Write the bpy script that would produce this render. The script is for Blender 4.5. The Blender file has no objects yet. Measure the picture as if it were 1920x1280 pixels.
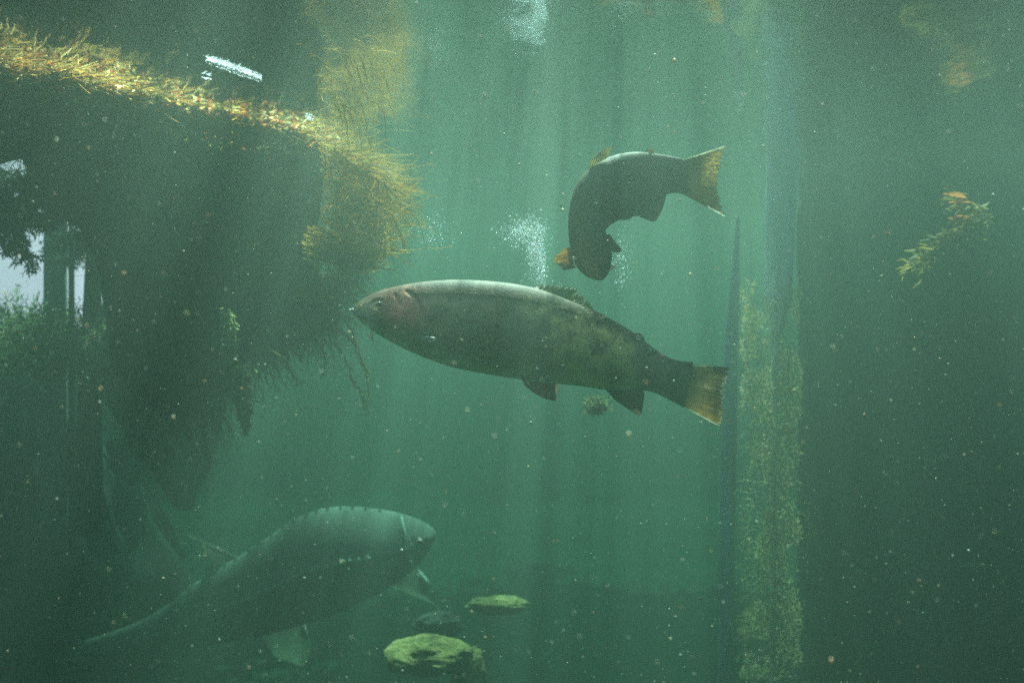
import bpy, math, random
import numpy as np
from mathutils import Vector, noise

SC = bpy.context.scene
COL = SC.collection
R = math.radians
rnd = random.Random(7)

# ------------------------------------------------------------------ camera
F = 2060.0                       # focal length in pixels of the 1920 px wide photograph
cam_d = bpy.data.cameras.new('camera')
cam = bpy.data.objects.new('camera', cam_d)
COL.objects.link(cam)
cam.location = (0, 0, 0)
cam.rotation_euler = (R(90), 0, 0)
cam_d.sensor_width = 36.0
cam_d.lens = 36.0 * F / 1920.0
cam_d.clip_start = 0.02
cam_d.clip_end = 400
cam_d.dof.use_dof = True
cam_d.dof.focus_distance = 2.15
cam_d.dof.aperture_fstop = 3.6
SC.camera = cam

# ------------------------------------------------------------------ light
SUN_EL, SUN_AZ = 54.0, 7.0       # azimuth measured from +Y (straight ahead) towards +X
w = bpy.data.worlds.new('World')
SC.world = w
w.use_nodes = True
nt = w.node_tree
for n in list(nt.nodes):
    nt.nodes.remove(n)
sky_glow = nt.nodes.new('ShaderNodeTexSky')
sky_glow.sky_type = 'NISHITA'
sky_glow.sun_disc = False
sky_glow.sun_elevation = R(SUN_EL)
sky_glow.sun_rotation = R(SUN_AZ)
bg = nt.nodes.new('ShaderNodeBackground')
bg.inputs['Strength'].default_value = 0.12
wo = nt.nodes.new('ShaderNodeOutputWorld')
nt.links.new(sky_glow.outputs[0], bg.inputs['Color'])
nt.links.new(bg.outputs[0], wo.inputs['Surface'])

sun_d = bpy.data.lights.new('sun', 'SUN')
sun_d.energy = 5.0
sun_d.angle = R(0.5)
sun_d.color = (1.0, 0.955, 0.88)
sun = bpy.data.objects.new('sun', sun_d)
COL.objects.link(sun)
sdir = Vector((math.sin(R(SUN_AZ)) * math.cos(R(SUN_EL)), math.cos(R(SUN_AZ)) * math.cos(R(SUN_EL)), math.sin(R(SUN_EL))))
sun.rotation_euler = sdir.to_track_quat('Z', 'Y').to_euler()
sun.location = sdir * 30

SC.view_settings.view_transform = 'Standard'
SC.view_settings.look = 'None'
SC.view_settings.gamma = 1.0
SC.view_settings.exposure = 2.86
SC.view_settings.use_curve_mapping = False
cy = SC.cycles
cy.max_bounces = 8
cy.diffuse_bounces = 2
cy.glossy_bounces = 3
cy.transmission_bounces = 3
cy.transparent_max_bounces = 12
cy.volume_bounces = 2
cy.caustics_reflective = False
cy.caustics_refractive = False
cy.sample_clamp_indirect = 6.0
cy.use_denoising = False

H = 0.570                         # the water surface, metres above the lens
HAZE = dict(density=0.48, color=(0.071, 0.104, 0.087), absorb=(0.025, 0.32, 0.22), g=0.70)


def at(px, py, Y):
    return Vector(((px - 960.0) / F * Y, Y, (640.0 - py) / F * Y))


# ------------------------------------------------------------------ tagging
def tag(o, label=None, cat=None, group=None, kind=None):
    if label: o['label'] = label
    if cat: o['category'] = cat
    if group: o['group'] = group
    if kind: o['kind'] = kind
    return o


def empty(name, loc=(0, 0, 0)):
    o = bpy.data.objects.new(name, None)
    o.empty_display_size = 0.1
    o.location = loc
    COL.objects.link(o)
    return o


def link(name, me, mat, parent=None):
    """me is in world coordinates; the parent empty only moves it as a whole"""
    o = bpy.data.objects.new(name, me)
    COL.objects.link(o)
    if mat is not None:
        me.materials.append(mat)
    if parent is not None:
        o.parent = parent
        p = parent
        off = Vector((0, 0, 0))
        while p is not None:
            off += p.location
            p = p.parent
        me.transform(__import__('mathutils').Matrix.Translation(-off))
    return o


def mesh(name, V, Fc, smooth=True):
    me = bpy.data.meshes.new(name)
    V = np.asarray(V, dtype=np.float32).reshape(-1, 3)
    if isinstance(Fc, np.ndarray):
        k = Fc.shape[1]
        me.vertices.add(len(V)); me.vertices.foreach_set('co', V.ravel())
        me.loops.add(Fc.size); me.loops.foreach_set('vertex_index', Fc.ravel().astype(np.int32))
        me.polygons.add(len(Fc)); me.polygons.foreach_set('loop_start', np.arange(0, Fc.size, k, dtype=np.int32))
        me.update(calc_edges=True)
    else:
        me.from_pydata(V.tolist(), [], Fc)
        me.update()
    if smooth:
        me.polygons.foreach_set('use_smooth', np.ones(len(me.polygons), dtype=bool))
    return me


def add_color(me, cols, name='tint'):
    a = me.color_attributes.new(name, 'FLOAT_COLOR', 'POINT')
    c = np.ones((len(me.vertices), 4), dtype=np.float32)
    c[:, :3] = np.asarray(cols, dtype=np.float32)
    a.data.foreach_set('color', c.ravel())


# ------------------------------------------------------------------ materials
class NT:
    def __init__(self, name):
        self.m = bpy.data.materials.new(name)
        self.m.use_nodes = True
        self.t = self.m.node_tree
        for n in list(self.t.nodes):
            self.t.nodes.remove(n)
        self.out = self.n('ShaderNodeOutputMaterial')

    def n(self, typ, **kw):
        x = self.t.nodes.new(typ)
        for k, v in kw.items():
            if hasattr(x, k) and not k.startswith('i_'):
                setattr(x, k, v)
        return x

    def l(self, a, b):
        self.t.links.new(a, b)

    def noise(self, scale, detail=4, rough=0.6, stretch=None, dist=0.0):
        tc = self.n('ShaderNodeTexCoord')
        mp = self.n('ShaderNodeMapping')
        if stretch: mp.inputs['Scale'].default_value = stretch
        self.l(tc.outputs['Object'], mp.inputs['Vector'])
        no = self.n('ShaderNodeTexNoise')
        no.inputs['Scale'].default_value = scale
        no.inputs['Detail'].default_value = detail
        no.inputs['Roughness'].default_value = rough
        no.inputs['Distortion'].default_value = dist
        self.l(mp.outputs[0], no.inputs['Vector'])
        return no.outputs['Fac']

    def ramp(self, fac, stops):
        r = self.n('ShaderNodeValToRGB')
        while len(r.color_ramp.elements) < len(stops):
            r.color_ramp.elements.new(0.5)
        for e, (p, c) in zip(r.color_ramp.elements, stops):
            e.position = p
            e.color = (*c, 1) if len(c) == 3 else c
        self.l(fac, r.inputs[0])
        return r.outputs[0]

    def mix(self, fac, a, b, blend='MIX'):
        x = self.n('ShaderNodeMix')
        x.data_type = 'RGBA'
        x.blend_type = blend
        for s, v in ((x.inputs[0], fac), (x.inputs[6], a), (x.inputs[7], b)):
            if isinstance(v, (int, float)): s.default_value = v
            elif isinstance(v, tuple): s.default_value = (*v, 1)
            else: self.l(v, s)
        return x.outputs[2]

    def bump(self, h, strength=0.5, dist=0.01, normal=None):
        b = self.n('ShaderNodeBump')
        b.inputs['Strength'].default_value = strength
        b.inputs['Distance'].default_value = dist
        self.l(h, b.inputs['Height'])
        if normal is not None: self.l(normal, b.inputs['Normal'])
        return b.outputs[0]


def mat_plain(name, stops, scale=8, rough=0.85, stretch=None, bump=0.6, bdist=0.01, tint=False, transl=0.0, detail=6, spec=0.2):
    t = NT(name)
    f = t.noise(scale, detail, 0.65, stretch, 0.4)
    c = t.ramp(f, stops)
    if tint:
        a = t.n('ShaderNodeAttribute'); a.attribute_name = 'tint'
        c = t.mix(1.0, c, a.outputs['Color'], 'MULTIPLY')
    p = t.n('ShaderNodeBsdfPrincipled')
    t.l(c, p.inputs['Base Color'])
    p.inputs['Roughness'].default_value = rough
    p.inputs['Specular IOR Level'].default_value = spec
    if bump:
        t.l(t.bump(f, bump, bdist), p.inputs['Normal'])
    sh = p.outputs[0]
    if transl:
        tr = t.n('ShaderNodeBsdfTranslucent')
        t.l(c, tr.inputs['Color'])
        mx = t.n('ShaderNodeMixShader')
        mx.inputs[0].default_value = transl
        t.l(sh, mx.inputs[1]); t.l(tr.outputs[0], mx.inputs[2])
        sh = mx.outputs[0]
    t.l(sh, t.out.inputs['Surface'])
    return t.m


# ------------------------------------------------------------------ water surface, haze, lake bed
def n3(x, y, z=0.0):
    return noise.noise(Vector((x, y, z)))


def fbm(x, y, z=0.0, o=4):
    s, a, f = 0, 1, 1
    for _ in range(o):
        s += a * noise.noise(Vector((x * f, y * f, z * f)))
        a *= 0.5; f *= 2.03
    return s


def grid(nx, ny, fn):
    V = [fn(i / (nx - 1), j / (ny - 1)) for j in range(ny) for i in range(nx)]
    Fc = np.array([(j * nx + i, j * nx + i + 1, (j + 1) * nx + i + 1, (j + 1) * nx + i) for j in range(ny - 1) for i in range(nx - 1)])
    return V, Fc


def bed_z(x, y):
    z = -2.1 + .85 * math.exp(-((x - .25) / .8) ** 2 - ((y - 4.0) / .8) ** 2) + 0.10 * fbm(x * 0.8, y * 0.8) + 0.03 * fbm(x * 4, y * 4, 3)
    # banks all round the pond rise above the water
    ex = max(0.0, abs(x) - 6.0) / 3.0
    ey = max(0.0, y - 10.0) / 3.0
    en = max(0.0, -y - 1.2) / 1.5
    e = min(1.6, max(ex, ey, en))
    z += e * e * 2.0
    return z


V, Fc = grid(161, 161, lambda u, v: (lambda x, y: (x, y, bed_z(x, y)))(-11 + 22 * u, -4 + 19 * v))
bed_m = mat_plain('silt', [(0.3, (0.012, 0.018, 0.011)), (0.55, (0.028, 0.035, 0.02)), (0.8, (0.05, 0.055, 0.03))], 3.0, 0.95, bump=0.8, bdist=0.03)
tag(link('lake_bed', mesh('lake_bed', V, Fc), bed_m), kind='structure')


def water_mat():
    t = NT('water_surface')
    f1 = t.noise(2.2, 3, 0.5, (1, 0.6, 1))
    f2 = t.noise(14, 3, 0.55, (1, 0.45, 1))
    b = t.bump(f1, 0.35, 0.05)
    b = t.bump(f2, 0.3, 0.006, b)
    fr = t.n('ShaderNodeFresnel'); fr.inputs['IOR'].default_value = 1.33
    t.l(b, fr.inputs['Normal'])
    gl = t.n('ShaderNodeBsdfGlossy'); gl.inputs['Roughness'].default_value = 0.09
    gl.inputs['Color'].default_value = (0.84, 0.88, 0.87, 1)
    t.l(b, gl.inputs['Normal'])
    tr = t.n('ShaderNodeBsdfTransparent')
    # streaks put into the transparency to shape the sunlight into shafts
    f3 = t.noise(4.0, 5, 0.65, (3.6, 0.4, 1), .5)
    t.l(t.ramp(f3, [(0.37, (0.28, 0.29, 0.29)), (0.46, (0.65, 0.67, 0.66)), (0.54, (1, 1, 1))]), tr.inputs['Color'])
    mx = t.n('ShaderNodeMixShader')
    t.l(fr.outputs[0], mx.inputs[0]); t.l(tr.outputs[0], mx.inputs[1]); t.l(gl.outputs[0], mx.inputs[2])
    t.l(mx.outputs[0], t.out.inputs['Surface'])
    return t.m


V, Fc = grid(2, 2, lambda u, v: (-8.6 + 17.2 * u, -3.2 + 16.0 * v, H))
tag(link('water_surface', mesh('water_surface', V, Fc), water_mat()), kind='structure')


def box_mesh(name, a, b):
    x0, y0, z0 = a; x1, y1, z1 = b
    V = [(x0, y0, z0), (x1, y0, z0), (x1, y1, z0), (x0, y1, z0), (x0, y0, z1), (x1, y0, z1), (x1, y1, z1), (x0, y1, z1)]
    return mesh(name, V, [(0, 3, 2, 1), (4, 5, 6, 7), (0, 1, 5, 4), (1, 2, 6, 5), (2, 3, 7, 6), (3, 0, 4, 7)], False)


t = NT('haze')
pv = t.n('ShaderNodeVolumePrincipled')
pv.inputs['Density'].default_value = HAZE['density']
pv.inputs['Color'].default_value = (*HAZE['color'], 1)
pv.inputs['Absorption Color'].default_value = (*HAZE['absorb'], 1)
pv.inputs['Anisotropy'].default_value = HAZE['g']
t.l(pv.outputs[0], t.out.inputs['Volume'])
tag(link('haze', box_mesh('haze', (-14, -6, -3.2), (14, 18, H + 0.12)), t.m), kind='stuff')


# ------------------------------------------------------------------ strands, leaves, blobs
def strands_mesh(name, lines, radii, sides=3):
    """lines: list of (k,3) arrays, radii: list of (r0, r1)"""
    Vs, Fs, base = [], [], 0
    ang = np.arange(sides) * 2 * math.pi / sides
    for P, (r0, r1) in zip(lines, radii):
        P = np.asarray(P, dtype=np.float64)
        k = len(P)
        T = np.gradient(P, axis=0)
        T /= (np.linalg.norm(T, axis=1, keepdims=True) + 1e-9)
        up = np.array([0.31, 0.87, 0.38])
        A = np.cross(T, up); A /= (np.linalg.norm(A, axis=1, keepdims=True) + 1e-9)
        B = np.cross(T, A)
        rr = np.linspace(r0, r1, k)[:, None, None]
        ring = P[:, None, :] + rr * (np.cos(ang)[None, :, None] * A[:, None, :] + np.sin(ang)[None, :, None] * B[:, None, :])
        Vs.append(ring.reshape(-1, 3))
        i = np.arange(k - 1)[:, None] * sides + np.arange(sides)[None, :]
        j = np.arange(k - 1)[:, None] * sides + ((np.arange(sides) + 1) % sides)[None, :]
        q = np.stack([i, j, j + sides, i + sides], axis=-1).reshape(-1, 4) + base
        Fs.append(q)
        base += k * sides
    return mesh(name, np.concatenate(Vs), np.concatenate(Fs))


def wander(p, d, n, step, curl, grav=(0, 0, 0), r=None):
    r = r or rnd
    P = [np.array(p, dtype=float)]
    d = np.array(d, dtype=float); d /= np.linalg.norm(d) + 1e-9
    g = np.array(grav, dtype=float)
    for _ in range(n):
        d = d + curl * np.array([r.gauss(0, 1), r.gauss(0, 1), r.gauss(0, 1)]) + g
        d /= np.linalg.norm(d) + 1e-9
        P.append(P[-1] + d * step)
    return np.array(P)


def leaves_mesh(name, pts, size, aspect=0.4, dirs=None, jitter=1.0, fold=0.15):
    """six-vertex pointed leaf blades"""
    n = len(pts)
    rs = np.random.RandomState(abs(hash(name)) % 1000 if False else len(name) * 37 + n % 911)
    P = np.asarray(pts, dtype=float)
    D = rs.normal(size=(n, 3)) * jitter
    if dirs is not None: D = D + np.asarray(dirs, dtype=float)
    D /= np.linalg.norm(D, axis=1, keepdims=True)
    Q = rs.normal(size=(n, 3))
    S = np.cross(D, Q); S /= np.linalg.norm(S, axis=1, keepdims=True) + 1e-9
    N = np.cross(D, S)
    L = np.asarray(size) * (0.6 + 0.8 * rs.rand(n)) if np.isscalar(size) else np.asarray(size)
    L = L[:, None]
    W = L * aspect * 0.5
    V = np.stack([P, P + D * L * .35 + S * W + N * L * fold, P + D * L * .72 + S * W * .7 + N * L * fold * .6, P + D * L,
                  P + D * L * .72 - S * W * .7 + N * L * fold * .6, P + D * L * .35 - S * W + N * L * fold], axis=1).reshape(-1, 3)
    b = np.arange(n)[:, None] * 6
    Fc = np.concatenate([b + np.array([[0, 1, 2, 3]]), b + np.array([[0, 3, 4, 5]])], axis=0)
    return mesh(name, V, Fc, False), n


def tint_groups(me, per, pal, seed=1):
    n = len(me.vertices) // per
    rs = np.random.RandomState(seed)
    pal = np.asarray(pal, dtype=float)
    c = pal[rs.randint(0, len(pal), n)] * (0.75 + 0.5 * rs.rand(n, 1))
    add_color(me, np.repeat(c, per, axis=0))


def blob_mesh(name, c, rad, seed=0, nu=64, nv=40, amp=0.25, freq=1.6, detail=4, flat=None):
    V = []
    for j in range(nv):
        ph = math.pi * j / (nv - 1)
        for i in range(nu):
            th = 2 * math.pi * i / nu
            d = Vector((math.sin(ph) * math.cos(th), math.sin(ph) * math.sin(th), math.cos(ph)))
            k = 1 + amp * fbm(d.x * freq + seed * 7.1, d.y * freq, d.z * freq + seed, detail)
            k = k - 0.10 * abs(n3(d.x * 4 + seed, d.y * 4, d.z * 4))
            z = d.z
            if flat is not None and z > flat: z = flat + (z - flat) * 0.25
            V.append((c[0] + rad[0] * d.x * k, c[1] + rad[1] * d.y * k, c[2] + rad[2] * z * k))
    Fc = np.array([(j * nu + i, j * nu + (i + 1) % nu, (j + 1) * nu + (i + 1) % nu, (j + 1) * nu + i) for j in range(nv - 1) for i in range(nu)])
    return mesh(name, V, Fc)


def trunk_mesh(name, pts, seed=0, nu=48, nv=120, rough=0.10, ridge=9):
    """pts: [(centre, radius)] from bottom to top; ridged bark"""
    C = [Vector(p) for p, r in pts]; Rr = [r for p, r in pts]
    V = []
    m = len(pts) - 1
    for j in range(nv):
        s = j / (nv - 1) * m
        k = min(int(s), m - 1); f = s - k
        c = C[k].lerp(C[k + 1], f); r = Rr[k] * (1 - f) + Rr[k + 1] * f
        for i in range(nu):
            th = 2 * math.pi * i / nu
            h = j / (nv - 1) * 6
            q = 1 + rough * fbm(math.cos(th) * 1.3 + seed, math.sin(th) * 1.3, h * 0.35, 3) + rough * 0.45 * n3(math.cos(th) * ridge, math.sin(th) * ridge, h * 0.6 + seed)
            V.append((c.x + r * q * math.cos(th), c.y + r * q * math.sin(th), c.z))
    Fc = [(j * nu + i, j * nu + (i + 1) % nu, (j + 1) * nu + (i + 1) % nu, (j + 1) * nu + i) for j in range(nv - 1) for i in range(nu)]
    Fc.append(tuple(range(nu))[::-1]); Fc.append(tuple((nv - 1) * nu + i for i in range(nu)))
    return mesh(name, V, Fc)


# ------------------------------------------------------------------ fish
def catmull(P, n):
    P = np.asarray(P, dtype=float)
    m = len(P)
    out = []
    for q in np.linspace(0, m - 1, n):
        k = min(int(q), m - 2); f = q - k
        p0, p1, p2, p3 = P[max(k - 1, 0)], P[k], P[k + 1], P[min(k + 2, m - 1)]
        out.append(0.5 * ((2 * p1) + (p2 - p0) * f + (2 * p0 - 5 * p1 + 4 * p2 - p3) * f * f + (3 * p1 - p0 - 3 * p2 + p3) * f ** 3))
    return np.array(out)


def seg_dist(P, line):
    """distance from points (n,2) to a polyline"""
    best = np.full(len(P), 1e9)
    for a, b in zip(line[:-1], line[1:]):
        a = np.array(a, float); b = np.array(b, float)
        t = np.clip(((P - a) @ (b - a)) / ((b - a) @ (b - a)), 0, 1)
        best = np.minimum(best, np.linalg.norm(P - (a + t[:, None] * (b - a)), axis=1))
    return best


class Fish:
    """Body lofted through (top, bottom, half width, depth) stations. Stations are read in the photograph's pixels at the
    distance of the fish and turned into metres once."""

    def __init__(self, stations, Y, xf, egg=.25):
        self.egg = egg
        self.Y = Y; self.xf = xf
        self.st = np.array([[*xf(*a), *xf(*b), wd, dy] for a, b, wd, dy in stations], dtype=float)

    def w(self, px, py, dy=0.0):
        """photograph pixel -> metres on the plane of the fish, then moved dy in depth"""
        p = at(px, py, self.Y + dy)
        return np.array([p.x, p.y, p.z])

    def body(self, name, nr=300, ns=88, color=None, grooves=(), p=2.0):
        S = catmull(self.st, nr)
        th = np.linspace(0, 2 * math.pi, ns, endpoint=False)
        V = np.zeros((nr, ns, 3)); PX = np.zeros((nr, ns, 2))
        for i, s in enumerate(S):
            c2 = (s[0:2] + s[2:4]) / 2; h2 = (s[0:2] - s[2:4]) / 2
            ct, sn = np.cos(th), np.sin(th)
            cc = np.sign(ct) * np.abs(ct) ** (2 / p); ss = np.sign(sn) * np.abs(sn) ** (2 / p)
            q = c2[None, :] + cc[:, None] * h2[None, :]
            PX[i] = q
            x = (q[:, 0] - 960) / F * (self.Y + s[5]); z = (640 - q[:, 1]) / F * (self.Y + s[5])
            wd = s[4] * (1 - self.egg * cc)                     # fuller towards the belly
            V[i, :, 0] = x; V[i, :, 2] = z
            V[i, :, 1] = self.Y + s[5] - wd * ss            # ss > 0 is the side nearest the lens
        flat = PX.reshape(-1, 2)
        Vf = V.reshape(-1, 3)
        side = np.sign(np.tile(np.sin(th), nr))
        amt = np.abs(np.tile(np.sin(th), nr)) ** 0.5
        for line, rad, depth in grooves:
            d = seg_dist(flat, [self.xf(*q) for q in line])
            Vf[:, 1] += side * amt * depth * np.exp(-(d / rad) ** 2)
        i = np.arange(nr - 1)[:, None] * ns + np.arange(ns)[None, :]
        j = np.arange(nr - 1)[:, None] * ns + ((np.arange(ns) + 1) % ns)[None, :]
        Fc = [tuple(q) for q in np.stack([i, i + ns, j + ns, j], axis=-1).reshape(-1, 4).tolist()]
        Fc.append(tuple(range(ns))); Fc.append(tuple(((nr - 1) * ns + k) for k in range(ns))[::-1])
        me = mesh(name, Vf, Fc)
        u = np.repeat(np.linspace(0, 1, nr), ns); v = np.tile(np.cos(th), nr)   # v = 1 on the back, -1 on the belly
        if color is not None:
            add_color(me, color(flat, u, v, side))
        self.S = S
        return me

    def ell(self, u, v, front=True, lift=0.0):
        """a point on the body surface: u along, v from -1 (belly) to 1 (back)"""
        s = self.S[min(int(u * (len(self.S) - 1)), len(self.S) - 1)]
        c2 = (s[0:2] + s[2:4]) / 2; h2 = (s[0:2] - s[2:4]) / 2
        q = c2 + v * h2
        wd = s[4] * math.sqrt(max(0, 1 - v * v)) * (1 - self.egg * v)
        x = (q[0] - 960) / F * (self.Y + s[5]); z = (640 - q[1]) / F * (self.Y + s[5])
        return np.array([x, self.Y + s[5] - (wd + lift) * (1 if front else -1), z])

    def fin(self, name, base, edge, dy0=0.0, dy1=0.0, thick=0.004, rays=26, nt=14, tip=0.0008, wave=0.004, col=None, fray=0.0, seed=1):
        """base and edge polylines run the same way; rays join them. Solid, tapering to the edge."""
        Bp = catmull([self.xf(*q) for q in base], rays * 4 + 1)
        Ep = catmull([self.xf(*q) for q in edge], rays * 4 + 1)
        nb = len(Bp)
        rs = np.random.RandomState(seed)
        V = np.zeros((2, nb, nt, 3)); cols = np.zeros((2, nb, nt, 3))
        fr = np.repeat(rs.rand(rays + 1), 4)[:nb]
        for i in range(nb):
            ph = abs(math.sin(math.pi * i / 4.0))           # 0 on a ray, 1 between two
            for j in range(nt):
                t = j / (nt - 1)
                tt = t * (1 - fray * fr[i] * ph)
                q = Bp[i] * (1 - tt) + Ep[i] * tt
                dep = dy0 + (dy1 - dy0) * t + wave * math.sin(i / nb * 9 + t * 3) * t
                hw = (thick * .55 * (1 - t) ** 2 + tip * .6) * (1.0 - 0.45 * ph)
                p = self.w(q[0], q[1], dep)
                V[0, i, j] = p + np.array([0, -hw, 0]); V[1, i, j] = p + np.array([0, hw, 0])
                cc = col(i / (nb - 1), t, ph, rs) if col else (1, 1, 1)
                cols[:, i, j] = cc
        Vf = V.reshape(-1, 3)
        idx = np.arange(2 * nb * nt).reshape(2, nb, nt)
        Fs = []
        for i in range(nb - 1):
            for j in range(nt - 1):
                Fs.append((idx[0, i, j], idx[0, i + 1, j], idx[0, i + 1, j + 1], idx[0, i, j + 1]))
                Fs.append((idx[1, i, j], idx[1, i, j + 1], idx[1, i + 1, j + 1], idx[1, i + 1, j]))
        for i in range(nb - 1):
            for j, s in ((0, 1), (nt - 1, -1)):
                q = (idx[0, i, j], idx[1, i, j], idx[1, i + 1, j], idx[0, i + 1, j])
                Fs.append(q if s > 0 else q[::-1])
        for j in range(nt - 1):
            for i, s in ((0, -1), (nb - 1, 1)):
                q = (idx[0, i, j], idx[1, i, j], idx[1, i, j + 1], idx[0, i, j + 1])
                Fs.append(q if s > 0 else q[::-1])
        me = mesh(name, Vf, [tuple(int(a) for a in f) for f in Fs])
        add_color(me, cols.reshape(-1, 3))
        return me

    def eye(self, px, py, rp, dy, front=True):
        x, y = self.xf(px, py)
        c = self.w(x, y, dy)
        r = rp / F * self.Y
        return c, r


def fish_skin(name, spots=True, rough=0.6, spot_scale=62, mottle=0.35):
    t = NT(name)
    a = t.n('ShaderNodeAttribute'); a.attribute_name = 'tint'
    f = t.noise(26, 6, 0.7)
    c = t.mix(mottle, a.outputs['Color'], t.ramp(f, [(0.3, (0.25, 0.28, 0.22)), (0.7, (1.0, 1.0, 0.9))]), 'MULTIPLY')
    tc = t.n('ShaderNodeTexCoord')
    if spots:
        vo = t.n('ShaderNodeTexVoronoi'); vo.inputs['Scale'].default_value = spot_scale
        vo.inputs['Randomness'].default_value = 1.0
        t.l(tc.outputs['Object'], vo.inputs['Vector'])
        sp = t.ramp(vo.outputs['Distance'], [(0.16, (0.35, 0.35, 0.35)), (0.27, (1, 1, 1))])
        c = t.mix(0.75, c, sp, 'MULTIPLY')
    vs = t.n('ShaderNodeTexVoronoi'); vs.inputs['Scale'].default_value = 330
    t.l(tc.outputs['Object'], vs.inputs['Vector'])
    p = t.n('ShaderNodeBsdfPrincipled')
    t.l(c, p.inputs['Base Color'])
    p.inputs['Roughness'].default_value = rough
    p.inputs['Specular IOR Level'].default_value = 0.08
    b = t.bump(vs.outputs['Distance'], 0.25, 0.0012)
    t.l(t.bump(f, 0.25, 0.004, b), p.inputs['Normal'])
    t.l(p.outputs[0], t.out.inputs['Surface'])
    return t.m


def fin_skin(name, transl=0.45, clear=0.22):
    t = NT(name)
    a = t.n('ShaderNodeAttribute'); a.attribute_name = 'tint'
    f = t.noise(70, 5, 0.7)
    c = t.mix(0.6, a.outputs['Color'], t.ramp(f, [(0.35, (0.3, 0.3, 0.28)), (0.6, (1, 1, 1))]), 'MULTIPLY')
    p = t.n('ShaderNodeBsdfPrincipled')
    t.l(c, p.inputs['Base Color']); p.inputs['Roughness'].default_value = 0.45
    tr = t.n('ShaderNodeBsdfTranslucent'); t.l(c, tr.inputs['Color'])
    mx = t.n('ShaderNodeMixShader'); mx.inputs[0].default_value = transl
    t.l(p.outputs[0], mx.inputs[1]); t.l(tr.outputs[0], mx.inputs[2])
    # fin membrane lets part of the light straight through
    tp = t.n('ShaderNodeBsdfTransparent'); tp.inputs['Color'].default_value = (.9, .85, .7, 1)
    m2 = t.n('ShaderNodeMixShader'); m2.inputs[0].default_value = clear
    t.l(mx.outputs[0], m2.inputs[1]); t.l(tp.outputs[0], m2.inputs[2])
    t.l(m2.outputs[0], t.out.inputs['Surface'])
    return t.m


def glossy_mat(name, col, rough=0.1):
    t = NT(name)
    f = t.noise(120, 3)
    p = t.n('ShaderNodeBsdfPrincipled')
    t.l(t.mix(0.25, col, t.ramp(f, [(0.3, (0.3, 0.3, 0.3)), (0.7, (1, 1, 1))]), 'MULTIPLY'), p.inputs['Base Color'])
    p.inputs['Roughness'].default_value = rough
    t.l(p.outputs[0], t.out.inputs['Surface'])
    return t.m


M_skin = fish_skin('trout_skin')
M_fin = fin_skin('trout_fin', .72)
M_dorsal = fin_skin('folded_fin', .8, .5)
M_eye = glossy_mat('fish_eye', (0.16, 0.15, 0.07), 0.08)
M_pupil = glossy_mat('fish_pupil', (0.006, 0.006, 0.006), 0.04)
M_white = mat_plain('pale_flesh', [(0.3, (0.62, 0.62, 0.55)), (0.7, (0.85, 0.86, 0.8))], 40, 0.4, transl=0.25, bump=0.2)


def smooth(a, b, x):
    t = np.clip((x - a) / (b - a), 0, 1)
    return t * t * (3 - 2 * t)


def lerp(a, b, t):
    t = np.asarray(t)[..., None]
    return np.asarray(a) * (1 - t) + np.asarray(b) * t


def build_eye(fs, parent, px, py, rp, dy):
    c, r = fs.eye(px, py, rp, dy)
    me = blob_mesh('eye', c, (r, r * 0.55, r), nu=32, nv=20, amp=0)
    e = link('eye', me, M_eye, parent)
    me = blob_mesh('pupil', c + np.array([0, -r * 0.30, 0]), (r * .5, r * .34, r * .5), nu=24, nv=14, amp=0)
    link('pupil', me, M_pupil, e)
    return e


# --- the big trout
def t1(x, y): return (640 + x / 2.526, 500 + y / 2.526)


T1 = [((50, 205), (52, 212), .002, 0), ((58, 192), (62, 228), .010, 0), ((80, 168), (88, 256), .021, 0), ((120, 143), (128, 288), .031, 0), ((180, 115), (188, 328), .041, 0),
      ((260, 93), (266, 372), .050, 0), ((350, 76), (345, 410), .056, 0), ((450, 65), (440, 447), .061, 0), ((560, 61), (535, 478), .065, 0),
      ((680, 66), (640, 500), .067, 0), ((800, 78), (745, 518), .067, .0), ((900, 97), (850, 533), .065, .003), ((1000, 127), (950, 547), .061, .006),
      ((1100, 165), (1050, 556), .056, .011), ((1200, 208), (1150, 568), .050, .018), ((1300, 260), (1240, 582), .043, .026), ((1400, 322), (1330, 588), .036, .036),
      ((1460, 370), (1400, 586), .030, .043), ((1520, 412), (1450, 588), .024, .050), ((1570, 436), (1500, 604), .019, .056), ((1620, 446), (1560, 634), .014, .062),
      ((1665, 450), (1622, 668), .008, .067)]
fs1 = Fish(T1, 2.1, t1)


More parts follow.
